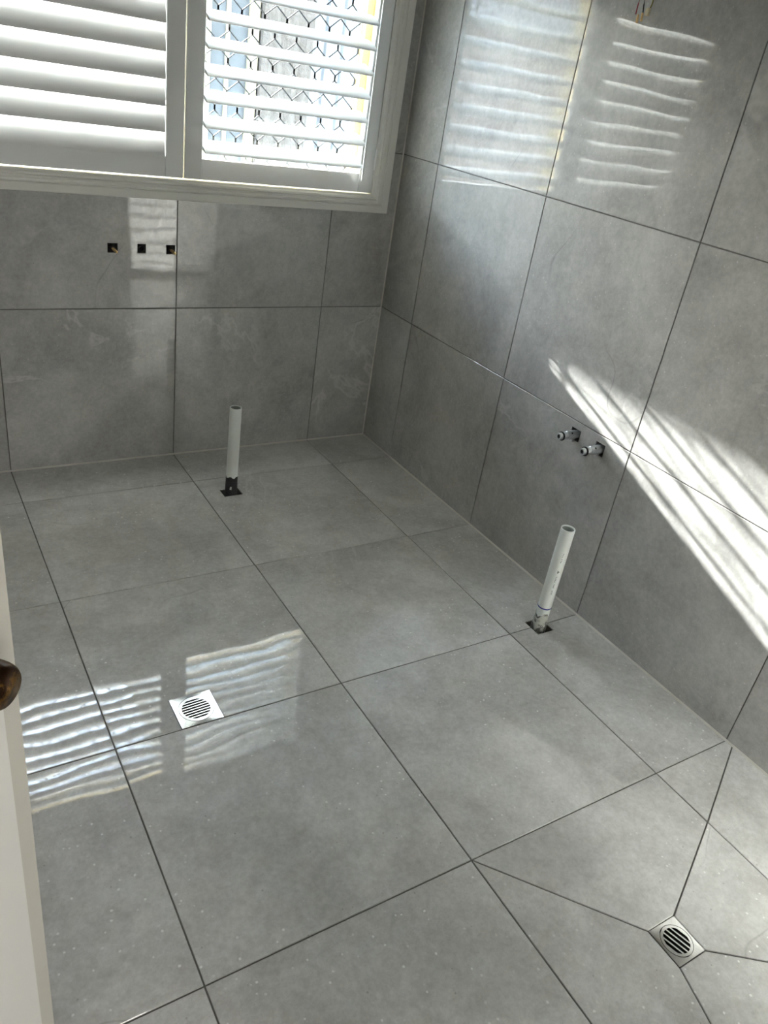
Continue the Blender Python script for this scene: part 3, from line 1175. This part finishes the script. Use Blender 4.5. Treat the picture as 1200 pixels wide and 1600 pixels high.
wire([(0.04, 0.004, 0.002), (-0.008, 0.006, 0.001), (-0.020, 0.007, -0.012), (-0.026, 0.004, -0.034), (-0.030, 0.000, -0.056)], M_RED, 'wire', 'dark red wire')
wire([(0.04, 0.0, 0.002), (-0.008, -0.002, 0.001), (-0.018, -0.006, -0.014), (-0.024, -0.014, -0.034), (-0.028, -0.022, -0.054)], M_BLACK, 'wire', 'black wire')
wire([(0.04, -0.006, 0.002), (-0.006, -0.020, 0.0), (-0.012, -0.030, -0.012), (-0.014, -0.032, -0.030), (-0.018, -0.030, -0.046)], M_GREENY, 'wire', 'yellow green wire')
for (px, py, pz) in ((-0.032, -0.012, -0.066), (-0.030, -0.024, -0.062)):
    link_mesh('connector', lathe([(0.0022, -0.010), (0.0032, -0.009), (0.0032, 0.009), (0.0022, 0.010)], (px, py, pz), (0.25, 0.35, 1), 12), M_BRASS, wiring, True, 40)
link_mesh('connector_sleeve', box((-0.026, -0.037, -0.058), (-0.017, -0.025, -0.040), 0.0015), M_CLEAR, wiring)

# ------------------------------------------------------------------ outside
ground = link_mesh('ground', box((-12, 0.6, -0.4), (12, 24, -0.30)), M_CONC)
setp(ground, 'pale concrete paving outside', kind='structure')

# unseen roof of this house, wide eave added to cut the sky light outside
rf = prism([(0.62, 2.47), (0.62, 2.56), (-2.4, 3.9), (-5.6, 2.56), (-5.6, 2.47)], lambda a, b, t: (t, a, b), -6.0, 3.5)
setp(link_mesh('roof', rf, M_ROOFM), 'unseen house roof with an eave added to shade the wall outside', kind='structure')

bh = empty('occluder_house', (-5.0, 9.0, -0.30))  # added to block the bright horizon sky mirrored in the right wall
setp(bh, 'low brick house added farther back to block the bright low sky, left of the pale house', 'house')
link_mesh('wall', box((-6.5, 0, 0), (4.2, 5.0, 2.7)), M_BRICK, bh)
link_mesh('roof', prism([(-0.5, 2.7), (5.5, 2.7), (2.5, 3.7)], lambda a, b, t: (t, a, b), -7.0, 4.7), M_ROOFD, bh)
house = empty('neighbour_house', (0.0, 3.0, -0.30))
setp(house, 'pale house wall with stone pier and curtained windows seen through the grille', 'house')


def hbox(name, lo, hi, mat, bev=0.0, par=house):
    bm = box(lo, hi, bev)
    bmesh.ops.translate(bm, verts=bm.verts, vec=-Vector((0.0, 3.0, -0.30)))
    return link_mesh(name, bm, mat, par)


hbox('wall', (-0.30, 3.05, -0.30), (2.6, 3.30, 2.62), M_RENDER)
# window with pale blue glass and cream frame (left part of the view)
fr = bmesh.new()
for lo, hi in (((0.20, 3.0, 0.2), (0.31, 3.06, 2.2)), ((0.58, 3.0, 0.2), (0.65, 3.06, 2.2)), ((0.31, 3.0, 2.08), (0.58, 3.06, 2.2)), ((0.31, 3.0, 0.2), (0.58, 3.06, 0.34)),
               ((0.42, 3.02, 0.34), (0.45, 3.06, 2.08))):
    add_box(fr, lo, hi, 0.004)
bmesh.ops.translate(fr, verts=fr.verts, vec=-Vector((0.0, 3.0, -0.30)))
wf = link_mesh('window_frame', fr, M_OUTCREAM, house)
hbox('pane', (0.31, 3.035, 0.34), (0.58, 3.045, 2.08), M_OUTGLASS, 0.0, wf)
# stone pier
pier = bmesh.new()
add_box(pier, (0.66, 2.96, -0.30), (1.03, 3.05, 2.62))
bmesh.ops.subdivide_edges(pier, edges=pier.edges, cuts=7, use_grid_fill=True)
rr = random.Random(4)
for v in pier.verts:
    if v.co.y < 2.97:
        v.co.y += rr.uniform(-0.025, 0.01)
bmesh.ops.translate(pier, verts=pier.verts, vec=-Vector((0.0, 3.0, -0.30)))
link_mesh('stone_pier', pier, M_STONE, house)
# fluted pale cladding right of the pier
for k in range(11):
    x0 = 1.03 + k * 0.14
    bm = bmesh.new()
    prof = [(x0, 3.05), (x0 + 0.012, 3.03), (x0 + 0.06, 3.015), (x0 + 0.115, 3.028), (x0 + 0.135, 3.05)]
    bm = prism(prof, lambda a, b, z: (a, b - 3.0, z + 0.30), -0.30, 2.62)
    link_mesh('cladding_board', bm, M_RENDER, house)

patio = empty('patio_roof', (0.9, 2.0, -0.30))
setp(patio, 'flat patio roof on posts outside, between the window and the pale house', 'patio roof')
PO = Vector((0.9, 2.0, -0.30))


def pbox(name, lo, hi, mat):
    bm = box(lo, hi, 0.003)
    bmesh.ops.translate(bm, verts=bm.verts, vec=-PO)
    return link_mesh(name, bm, mat, patio)


pbox('roof_sheet', (-0.735, 0.64, 2.355), (2.6, 3.30, 2.365), M_POLY)
pbox('fascia', (-0.76, 0.64, 2.315), (-0.735, 3.30, 2.40), M_OUTCREAM)
pbox('post', (1.9, 1.0, -0.30), (1.99, 1.09, 2.33), M_OUTCREAM)
pbox('post', (-0.66, 3.22, -0.30), (-0.58, 3.30, 2.33), M_OUTCREAM)
